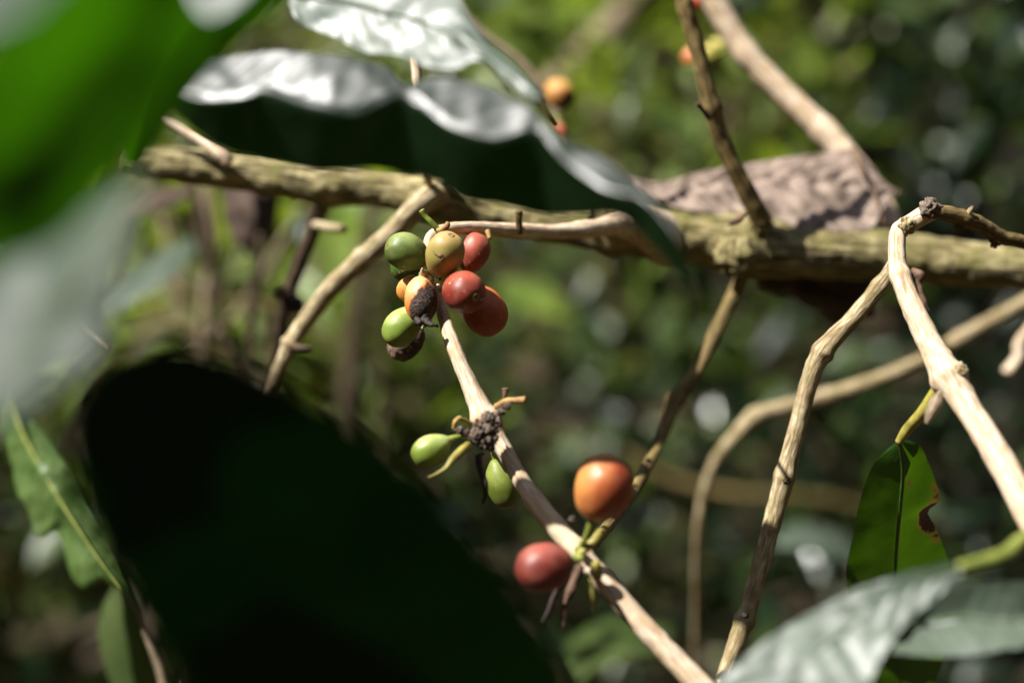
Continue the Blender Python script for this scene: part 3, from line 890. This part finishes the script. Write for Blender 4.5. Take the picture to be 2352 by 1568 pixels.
for (nm, pth, mt) in [
    ("stub", [(1192, 535, .474, 9), (1192, 505, .472, 8), (1192, 485, .471, 9)], M_olive),
    ("stub", [(1120, 530, .462, 7), (1125, 548, .461, 5)], M_stub_b),
    ("stub", [(1008, 530, .446, 8), (992, 512, .445, 7), (978, 498, .445, 6), (969, 484, .445, 8)], M_stalk),
    ("stub", [(1006, 530, .445, 7), (1022, 524, .444, 8), (1030, 512, .444, 6)], M_stub_b),
    ("stub", [(1140, 935, .424, 8), (1164, 921, .422, 8), (1190, 919, .420, 8), (1206, 918, .419, 9)], M_stub_b),
    ("stub", [(1155, 925, .424, 5), (1160, 908, .423, 5), (1161, 893, .423, 9)], M_dry),
    ("stub", [(1085, 975, .424, 6), (1068, 966, .420, 6), (1054, 961, .418, 7)], M_stub),
    ("stub", [(1054, 961, .418, 7), (1046, 968, .417, 6), (1042, 984, .417, 4)], M_stub_b),
    ("bract", [(1080, 1018, .418, 9), (1062, 1032, .414, 10), (1042, 1052, .411, 9), (1020, 1078, .409, 5), (985, 1095, .408, 2)], M_stub),
    ("bract", [(1110, 1040, .421, 4), (1099, 1052, .42, 9), (1104, 1080, .418, 7), (1114, 1110, .417, 7), (1116, 1135, .417, 5), (1110, 1156, .417, 4)], M_black),
    ("stub", [(1325, 1275, .399, 9), (1350, 1256, .399, 10), (1370, 1235, .40, 11), (1382, 1218, .402, 9)], M_stub),
    ("stub", [(1375, 1325, .398, 10), (1370, 1300, .396, 11), (1366, 1292, .396, 11)], M_stub),
    ("stub", [(1330, 1300, .402, 13), (1318, 1335, .400, 10), (1308, 1362, .399, 11), (1300, 1385, .399, 7)], M_dry),
    ("bract", [(1355, 1330, .39, 4), (1358, 1362, .388, 6), (1362, 1388, .388, 5), (1364, 1402, .388, 3)], M_stub),
    ("bract", [(1318, 1290, .402, 6), (1275, 1362, .400, 6), (1262, 1398, .399, 6), (1246, 1428, .398, 3)], M_black),
    ("bract", [(1320, 1300, .403, 5), (1297, 1390, .402, 7), (1292, 1440, .401, 4)], M_dry),
]:
    tube(nm, pth, mt, ftw, seg=10, rough=0.15, freq=500)
tube("bract", [(986, 640, .446, 7), (978, 634, .440, 7), (971, 624, .437, 5), (970, 616, .436, 2)], M_pale, ftw, seg=10, rough=0.2)
tube("bract", [(1006, 655, .442, 4), (1012, 652, .438, 4), (1018, 647, .437, 2)], M_pale, ftw, seg=8, rough=0.2)
for k, (x, y, r, mt) in enumerate([(1122, 962, 17, M_node), (1105, 990, 18, M_node), (1128, 985, 16, M_node), (1090, 1002, 15, M_node), (1118, 1012, 17, M_node), (1140, 970, 12, M_node), (1135, 1006, 12, M_node), (1098, 975, 11, M_dry),
                                   (1056, 988, 9, M_node), (1165, 932, 9, M_node), (1150, 945, 10, M_node), (1104, 1022, 10, M_black), (1126, 1026, 10, M_black), (1072, 992, 8, M_dry), (1316, 1190, 10, M_node)]):
    lump("node_crust", x, y, .416 if y > 900 and y < 1100 else .405, r * 0.88, mt, ftw, rough=0.75, freq=2.6, seed=k)

# twigs on the upper right
t = tube("twig", [(1460, -560, .49, 15), (1520, -250, .495, 17), (1555, -60, .50, 19), (1578, 30, .502, 19), (1606, 130, .505, 19), (1632, 240, .508, 20), (1660, 330, .512, 19), (1702, 415, .516, 20), (1752, 510, .522, 24)], M_olive, rough=0.09, nodes=((5.1, .22, .18), (2.9, .1, .2)))
tag(t, "olive brown twig rising from the main branch to the top edge", "twig")
tube("stub", [(1630, 270, .50, 8), (1613, 252, .498, 6), (1602, 238, .497, 7)], M_dark, t, seg=10)
t = tube("twig", [(1330, -700, .62, 24), (1480, -380, .61, 26), (1600, -90, .60, 28), (1650, 20, .60, 28), (1715, 125, .60, 27), (1800, 215, .598, 28), (1895, 305, .595, 30), (1965, 385, .59, 30), (2020, 460, .585, 28), (2055, 540, .57, 26)], M_pale, rough=0.08, nodes=((4, .12, .2), (6, .1, .2)))
tag(t, "thick pale twig running from the top edge down behind the dead leaf", "twig")

# right hand fork
ta = tube("twig", [(2142, 482, .446, 22), (2110, 502, .445, 21), (2072, 524, .443, 19), (2060, 552, .440, 19), (2066, 625, .436, 22), (2100, 715, .43, 25), (2145, 805, .424, 30), (2180, 868, .418, 36), (2235, 955, .410, 30), (2300, 1060, .40, 33), (2370, 1190, .39, 34), (2440, 1340, .38, 34), (2540, 1600, .37, 33), (2620, 2000, .36, 30)],
          M_pale, seg=28, per=16, rough=0.07, nodes=((7, .25, .2), (4.1, .15, .15), (2.2, .12, .2)))
tag(ta, "stout pale twig curving down the right edge from a broken top", "twig")
lump("broken_tip", 2138, 478, .442, 21, M_node, ta, rough=0.6, seed=12)
lump("broken_tip", 2082, 518, .439, 18, M_tan, ta, rough=0.5, seed=13)
tube("bract", [(2096, 618, .432, 5), (2112, 632, .43, 12), (2112, 652, .43, 6), (2122, 690, .43, 7), (2135, 715, .43, 3)], M_dry, ta, seg=8, rough=0.3)
tube("bract", [(2160, 900, .412, 6), (2150, 925, .41, 14), (2138, 950, .41, 13), (2128, 972, .41, 5)], M_grey, ta, seg=10, rough=0.2)
lump("bud", 2206, 850, .414, 16, M_tan, ta, seed=15)
t = tube("twig", [(2130, 492, .455, 15), (2165, 488, .458, 17), (2215, 502, .462, 19), (2262, 522, .466, 18), (2300, 545, .47, 17), (2360, 560, .475, 15), (2480, 610, .48, 15), (2700, 700, .49, 14), (3000, 760, .5, 10)], M_olive, rough=0.14, nodes=((2, .15, .2),))
tag(t, "rough bark twig bending right from the broken top of the stout twig", "twig")
tube("bark_scrap", [(2222, 492, .46, 6), (2230, 480, .46, 5), (2234, 474, .46, 2)], M_tan, t, seg=8)
lump("bark_scrap", 2205, 516, .462, 12, M_olive, t, rough=.6, seed=21)
lump("bark_scrap", 2285, 556, .468, 11, M_olive, t, rough=.6, seed=22)
t = tube("twig", [(2062, 600, .455, 20), (2035, 640, .457, 19), (1965, 725, .46, 20), (1890, 808, .462, 23), (1858, 880, .463, 21), (1832, 980, .464, 20), (1803, 1090, .465, 22), (1770, 1215, .466, 21), (1738, 1330, .466, 20), (1710, 1425, .466, 22), (1672, 1530, .466, 19), (1630, 1650, .466, 19), (1560, 1900, .466, 18), (1520, 2200, .466, 15)],
         M_tan, seg=24, per=16, rough=0.07, nodes=((1.2, .15, .15), (3, .22, .14), (6, .22, .14), (9, .2, .14)))
tag(t, "long tan twig slanting down from the fork on the right to the bottom edge", "twig")
lump("leaf_scar", 1808, 1104, .455, 9, M_dark, t, seed=31)
lump("leaf_scar", 1712, 1412, .455, 8, M_black, t, seed=32)
t = tube("twig", [(3300, 300, .66, 14), (2800, 470, .655, 15), (2460, 630, .65, 15), (2352, 695, .65, 15), (2240, 755, .65, 15), (2120, 825, .65, 14), (2010, 872, .65, 15), (1900, 908, .65, 16), (1800, 935, .65, 16), (1735, 955, .65, 18), (1685, 1005, .65, 15), (1640, 1065, .655, 12), (1614, 1140, .66, 10), (1602, 1250, .67, 10), (1600, 1400, .70, 9), (1595, 1560, .73, 8)],
         M_tan, rough=0.08, nodes=((4.3, .2, .15), (7, .15, .15), (9, .2, .2)))
tag(t, "arched tan twig crossing behind the two fork twigs at right", "twig")
t = tube("twig", [(1715, 610, .535, 22), (1695, 655, .535, 17), (1650, 750, .53, 16), (1600, 850, .525, 16), (1553, 915, .52, 18), (1515, 1010, .51, 15), (1465, 1110, .49, 14), (1410, 1190, .465, 14), (1365, 1245, .425, 14)], M_olive, rough=0.09, nodes=((4, .3, .14), (2.2, .12, .15)))
tag(t, "olive brown twig dropping from the main branch behind the orange cherry", "twig")
t = tube("twig", [(930, -600, .48, 11), (950, -300, .48, 12), (960, -60, .48, 13), (958, 40, .48, 12), (955, 130, .478, 13), (962, 215, .478, 11), (968, 300, .48, 10), (985, 420, .51, 10)], M_pale, rough=0.08)
tag(t, "short upright pale twig behind the white leaf at the top", "twig")

# blurred stems in the background
for (lab, pth, mt) in [
    ("beige blurred stem slanting to the top edge behind the yellow fruit", [(2000, -900, 1.8, 32), (1740, -450, 1.75, 31), (1560, -140, 1.7, 30), (1440, 20, 1.7, 30), (1370, 95, 1.65, 27), (1290, 175, 1.6, 25), (1220, 260, 1.55, 22), (1150, 400, 1.5, 20)], M_grey),
    ("brown blurred twig leading down to the yellow and red fruit pair", [(700, -500, .64, 10), (900, -180, .64, 10), (1020, -20, .64, 10), (1100, 70, .64, 10), (1190, 140, .64, 10), (1240, 200, .64, 11), (1275, 260, .64, 12), (1290, 320, .64, 10), (1310, 420, .64, 10)], M_grey),
    ("tan blurred stem standing under the left part of the main branch", [(430, 400, .78, 11), (455, 480, .78, 14), (480, 600, .78, 12), (500, 700, .78, 12), (530, 820, .78, 11), (560, 980, .78, 11)], M_dark),
    ("pale upright blurred stem just left of the hanging brown leaf", [(480, 380, .90, 17), (478, 470, .90, 17), (490, 560, .9, 13), (470, 700, .9, 12), (460, 900, .9, 11)], M_grey),
    ("grey thin blurred stem below the hanging brown leaf", [(600, 540, .70, 9), (588, 640, .70, 10), (575, 740, .70, 9), (565, 860, .70, 9), (560, 980, .7, 9)], M_dark),
    ("dark thick blurred stem below the tan twig left of the green cherry", [(860, 430, 1.1, 18), (838, 600, 1.1, 20), (815, 760, 1.1, 21), (800, 900, 1.1, 22), (780, 1100, 1.1, 22)], M_dark),
    ("brown blurred stem lying level behind the arched tan twig", [(1440, 1040, 1.3, 9), (1540, 1100, 1.3, 10), (1700, 1135, 1.3, 11), (1850, 1140, 1.32, 11), (2000, 1172, 1.35, 10), (2200, 1230, 1.4, 10)], M_olive),
    ("pale hooked twig end blurred at the right edge", [(2760, 560, .62, 9), (2500, 620, .62, 9), (2352, 770, .62, 10), (2340, 815, .62, 12), (2312, 855, .62, 13)], M_pale),
    ("dry pinkish twig at the bottom edge left of the black leaf", [(275, 1335, .56, 6), (318, 1405, .56, 7), (345, 1470, .56, 9), (372, 1540, .56, 13), (390, 1640, .56, 14)], M_grey),
    ("short yellowish twig end at the bottom edge beside the dry pinkish twig", [(437, 1490, .57, 5), (432, 1530, .57, 9), (425, 1640, .57, 11)], M_tan),
    ("thin pale stalk catching light across the grey leaf on the left", [(95, 640, .40, 4), (150, 700, .40, 6), (200, 755, .40, 6), (250, 800, .40, 4)], M_tan),
]:
    tag(tube("stem", pth, mt, rough=0.08, wobble=0.2), lab, "stem")

for pth in [
    [(330, 420, 1.0, 7), (390, 560, 1.0, 8), (420, 720, 1.0, 8), (470, 960, 1.0, 8)],
    [(560, 400, 1.1, 8), (540, 560, 1.1, 9), (500, 740, 1.1, 9), (490, 960, 1.1, 8)],
    [(700, 470, .95, 6), (620, 600, .95, 7), (560, 700, .95, 7), (440, 820, .95, 7)],
    [(380, 640, .9, 5), (470, 690, .9, 6), (600, 700, .9, 6), (760, 780, .9, 5)],
    [(900, 560, 1.2, 9), (870, 720, 1.2, 9), (880, 900, 1.2, 9), (860, 1080, 1.2, 9)],
    [(640, 480, 1.25, 8), (660, 640, 1.25, 9), (720, 800, 1.25, 9), (740, 980, 1.25, 9)],
    [(240, 600, .95, 6), (340, 700, .95, 7), (460, 790, .95, 7), (600, 900, .95, 6)],
]:
    tag(tube("twig", pth, random.choice([M_dark, M_grey, M_olive]), rough=0.1, wobble=1.2), "thin tangled twig blurred in the background under the left half of the main branch", "twig", "tangled background twigs at left")

# ---------------------------------------------------------------- coffee cherries
def cherry(label, px, py, d, a, b_, tip, base, lit_blush, gdir=(0, -1, 0), g=(-0.5, 0.8), attach=None, navel=True, egg=0.08, neck=0.0, lumpy=0.04,
           seed=0, stalk_r=4.5, stalk_m=None, dimple=None, group="coffee cherries on the twig", wrinkle=0.0, name="coffee_cherry", cat="coffee cherry", **mk):
    c = P(px, py, d)
    A, B = mm(a, d), mm(b_, d)
    q = view_dir(*tip).to_track_quat('Z', 'Y')
    gl = q.inverted() @ view_dir(*gdir)
    if 'patch' in mk and mk['patch']:
        mk['patch'] = (q.inverted() @ view_dir(*mk['patch'][0]), mk['patch'][1])
    m = cherry_mat("cherry skin", base, lit_blush, gl, g[0], g[1], size=B, **mk)
    V, F = [], []
    nu, nv = 56, 40
    off = Vector((seed * 1.3 + 0.2, seed * 2.1, seed * 0.7))
    dl = q.inverted() @ view_dir(*dimple[0]) if dimple else None
    for i in range(nv + 1):
        th = math.pi * i / nv
        for j in range(nu):
            ph = 2 * math.pi * j / nu
            s = math.sin(th); z = math.cos(th)
            w_ = abs(s) ** 0.92
            k = 1 + egg * z
            if neck and z < 0: k *= 1 - neck * (z * z)
            n3 = Vector((s * math.cos(ph), s * math.sin(ph), z))
            k2 = 1 + lumpy * noise.noise(n3 * 1.6 + off)
            if wrinkle: k2 += wrinkle * (noise.noise(n3 * 4 + off) + 0.6 * abs(noise.noise(n3 * 9 + off)))
            if dl is not None:
                k2 -= dimple[1] * math.exp(-((n3 - dl).length / dimple[2]) ** 2)
            zz = A * z
            if navel and z > 0: zz -= A * 0.035 * math.exp(-(w_ / 0.16) ** 2)
            V.append(Vector((B * w_ * math.cos(ph) * k, B * w_ * math.sin(ph) * k, zz)) * k2)
    for i in range(nv):
        for j in range(nu):
            p = i * nu + j; r = i * nu + (j + 1) % nu
            F.append((p, p + nu, r + nu, r))
    o = mesh_obj(name, V, F, m)
    o.location = c
    o.rotation_mode = 'QUATERNION'
    o.rotation_quaternion = q
    tag(o, label, cat, group)
    if navel:
        # rimmed disc scar at the flower end
        prof = [(0.0, -0.03), (0.035, -0.03), (0.05, 0.0), (0.07, 0.018), (0.10, 0.022), (0.125, 0.005), (0.14, -0.03)]
        V2, F2 = [], []
        for (r_, h_) in prof:
            for j in range(20):
                an = 2 * math.pi * j / 20
                k = 1 + 0.1 * noise.noise(Vector((math.cos(an) * 2 + seed, math.sin(an) * 2, r_ * 20)))
                V2.append(Vector((math.cos(an) * r_ * 1.5 * B * k, math.sin(an) * r_ * 1.5 * B * k, A * 0.972 + h_ * B * 1.1)))
        for i in range(len(prof) - 1):
            for j in range(20):
                p = i * 20 + j; r = i * 20 + (j + 1) % 20
                F2.append((p, p + 20, r + 20, r))
        nv_ = mesh_obj("navel", V2, F2, M_scar, o, origin=Vector((0, 0, 0)), mats=[M_scar, M_pit], midx=[1 if i < 2 else 0 for i in range(len(prof) - 1) for j in range(20)])
    if attach:
        # short stalk to the twig
        base_w = c + (q @ Vector((0, 0, -A * 0.93)))
        end = P(*attach)
        V3, F3 = [], []
        ctrl = base_w + (q @ Vector((0, 0, -(end - base_w).length * 0.5)))
        pts = [base_w.lerp(ctrl, t).lerp(ctrl.lerp(end, t), t) for t in [k / 10 for k in range(11)]]
        r0 = mm(stalk_r, d)
        for i, p in enumerate(pts):
            tt = (pts[min(i + 1, 10)] - pts[max(i - 1, 0)]).normalized()
            n_ = tt.orthogonal().normalized(); b2 = tt.cross(n_)
            rr = r0 * (1.25 - 0.5 * math.sin(i / 10 * math.pi))
            for j in range(12):
                an = 2 * math.pi * j / 12
                V3.append(q.inverted() @ (p + n_ * math.cos(an) * rr + b2 * math.sin(an) * rr - c))
        for i in range(10):
            for j in range(12):
                p = i * 12 + j; r = i * 12 + (j + 1) % 12
                F3.append((p, r, r + 12, p + 12))
        mesh_obj("stalk", V3, F3, stalk_m or M_stalk, o, origin=Vector((0, 0, 0)))
    return o


GREEN = lin(96, 128, 44); GREEN2 = lin(140, 160, 80); TAN = lin(150, 146, 74); TANR = lin(196, 146, 96)
RED = lin(140, 34, 24); RED2 = lin(196, 78, 50); ORG = lin(200, 104, 44); ORG2 = lin(226, 160, 84)
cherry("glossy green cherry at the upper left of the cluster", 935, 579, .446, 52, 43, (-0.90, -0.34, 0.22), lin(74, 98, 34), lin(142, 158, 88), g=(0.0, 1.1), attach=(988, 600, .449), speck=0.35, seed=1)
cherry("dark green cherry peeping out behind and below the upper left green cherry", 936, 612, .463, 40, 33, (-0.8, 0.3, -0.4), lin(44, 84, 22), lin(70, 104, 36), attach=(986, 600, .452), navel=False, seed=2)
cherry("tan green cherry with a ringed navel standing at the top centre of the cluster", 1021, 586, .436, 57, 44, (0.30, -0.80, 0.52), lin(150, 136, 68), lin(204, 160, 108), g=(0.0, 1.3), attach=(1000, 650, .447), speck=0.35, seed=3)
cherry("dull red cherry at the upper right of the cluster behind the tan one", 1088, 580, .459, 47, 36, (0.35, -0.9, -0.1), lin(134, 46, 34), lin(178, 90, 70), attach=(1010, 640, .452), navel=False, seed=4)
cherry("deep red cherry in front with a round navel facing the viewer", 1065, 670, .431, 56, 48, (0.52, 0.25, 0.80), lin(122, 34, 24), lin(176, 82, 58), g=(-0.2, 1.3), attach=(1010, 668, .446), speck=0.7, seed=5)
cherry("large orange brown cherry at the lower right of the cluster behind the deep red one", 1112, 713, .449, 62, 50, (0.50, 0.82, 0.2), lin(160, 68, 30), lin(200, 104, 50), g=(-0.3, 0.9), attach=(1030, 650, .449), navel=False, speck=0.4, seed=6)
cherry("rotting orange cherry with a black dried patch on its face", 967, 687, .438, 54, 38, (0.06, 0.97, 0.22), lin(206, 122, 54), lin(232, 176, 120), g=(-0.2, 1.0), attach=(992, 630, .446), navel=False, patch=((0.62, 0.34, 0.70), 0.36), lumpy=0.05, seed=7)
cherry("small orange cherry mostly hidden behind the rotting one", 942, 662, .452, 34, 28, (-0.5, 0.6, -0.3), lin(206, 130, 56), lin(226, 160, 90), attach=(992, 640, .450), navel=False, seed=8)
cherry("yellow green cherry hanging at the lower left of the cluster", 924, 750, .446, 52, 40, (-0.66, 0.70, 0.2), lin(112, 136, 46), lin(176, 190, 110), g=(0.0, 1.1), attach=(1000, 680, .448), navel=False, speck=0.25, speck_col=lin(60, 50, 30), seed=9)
cherry("black shrivelled cherry hanging beneath the yellow green one", 934, 786, .461, 48, 35, (-0.7, 0.65, 0.0), lin(40, 30, 24), lin(104, 82, 70), gdir=(-0.9, 0.2, 0.3), g=(0.3, 0.9), attach=(1002, 690, .450), navel=False, rough=0.7, wrinkle=0.06, seed=10)  # lighter left side is a painted sunlit patch
tan_cherry = [o for o in bpy.data.objects if o.get("label", "").startswith("tan green cherry")][0]
rot = bpy.data.objects[[o.name for o in bpy.data.objects if o.get("label", "").startswith("rotting")][0]]


def part_world(name, geo, m, par):
    """a part given in world space under a rotated thing"""
    V, F, A = geo
    mi = (Matrix.Translation(par.location) @ par.rotation_quaternion.to_matrix().to_4x4()).inverted()
    return mesh_obj(name, [mi @ v for v in V], F, m, par, origin=Vector((0, 0, 0)), attr=A)


part_world("scar", tube_geo([(992, 568, .4314, 0.8), (997, 580, .4306, 1.2), (1003, 586, .4302, 1.5), (1011, 588, .4299, 2.2), (1016, 584, .4299, 3.4), (1018, 592, .4299, 2.4), (1013, 598, .4301, 1.0)], seg=8, rough=0.4, freq=900), M_dry, tan_cherry)
part_world("dried_tip", tube_geo([(975, 735, .434, 12), (984, 742, .432, 9), (994, 746, .431, 6), (1000, 747, .431, 5), (1006, 751, .431, 3)], seg=12, rough=0.5, freq=700), M_black, rot)
part_world("dried_tip", tube_geo([(960, 735, .435, 11), (965, 742, .433, 8), (968, 747, .433, 3)], seg=12, rough=0.5, freq=700), M_black, rot)

cherry("pale green teardrop cherry on a green stalk at the middle node", 992, 1032, .416, 50, 36, (-0.85, 0.45, 0.25), lin(112, 134, 44), lin(176, 188, 110), g=(-0.1, 1.0), attach=(1078, 998, .418), navel=False, neck=0.35, stalk_r=8, speck=0.1, seed=11)
cherry("dark green cherry hanging behind the twig below the middle node", 1153, 1110, .437, 60, 37, (0.30, 0.95, 0.0), lin(84, 100, 22), lin(120, 134, 50), attach=(1125, 1030, .430), navel=False, neck=0.2, speck=0.1, seed=12)
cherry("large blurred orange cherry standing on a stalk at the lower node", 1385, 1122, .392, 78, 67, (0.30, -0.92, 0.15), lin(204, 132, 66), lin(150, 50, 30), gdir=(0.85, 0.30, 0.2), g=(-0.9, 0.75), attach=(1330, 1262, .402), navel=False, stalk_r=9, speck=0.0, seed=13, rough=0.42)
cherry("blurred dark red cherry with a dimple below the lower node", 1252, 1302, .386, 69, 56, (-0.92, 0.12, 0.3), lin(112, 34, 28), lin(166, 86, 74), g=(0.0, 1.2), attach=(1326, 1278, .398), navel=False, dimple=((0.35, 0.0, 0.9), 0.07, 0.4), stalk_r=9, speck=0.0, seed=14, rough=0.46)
GB = "blurred cherries in the background"
cherry("yellow ochre cherry blurred in the background at the top centre", 1284, 215, .63, 38, 33, (0.4, 0.6, 0.4), lin(178, 122, 56), lin(196, 146, 76), attach=(1278, 275, .64), patch=((0.65, 0.65, 0.4), 0.85), navel=False, group=GB, seed=15, speck=0)
cherry("dark red cherry blurred beside the yellow ochre one", 1238, 208, .65, 25, 21, (-0.3, -0.8, 0.2), lin(110, 24, 24), lin(140, 40, 36), attach=(1270, 255, .64), navel=False, group=GB, seed=16, speck=0)
cherry("tiny reddish cherry bud hanging under the yellow ochre one", 1287, 300, .63, 20, 12, (0.3, 0.95, 0), lin(190, 84, 56), lin(200, 110, 80), attach=(1282, 270, .64), navel=False, group=GB, seed=17, speck=0)
cherry("yellow cherry blurred between the two twigs at the top right", 1638, 118, .66, 30, 25, (0.6, -0.3, 0.3), lin(200, 186, 84), lin(214, 200, 110), attach=(1680, 110, .62), navel=False, group=GB, seed=18, speck=0)
cherry("orange cherry blurred behind the olive twig at the top right", 1592, 130, .66, 26, 22, (-0.5, 0.5, 0.2), lin(200, 110, 60), lin(214, 140, 90), attach=(1625, 100, .64), navel=False, group=GB, seed=19, speck=0)
cherry("red cherry cut by the top edge between the two twigs", 1605, -2, .64, 26, 22, (0.2, 0.9, 0.2), lin(180, 60, 36), lin(200, 90, 60), attach=(1640, -30, .61), navel=False, group=GB, seed=20, speck=0)
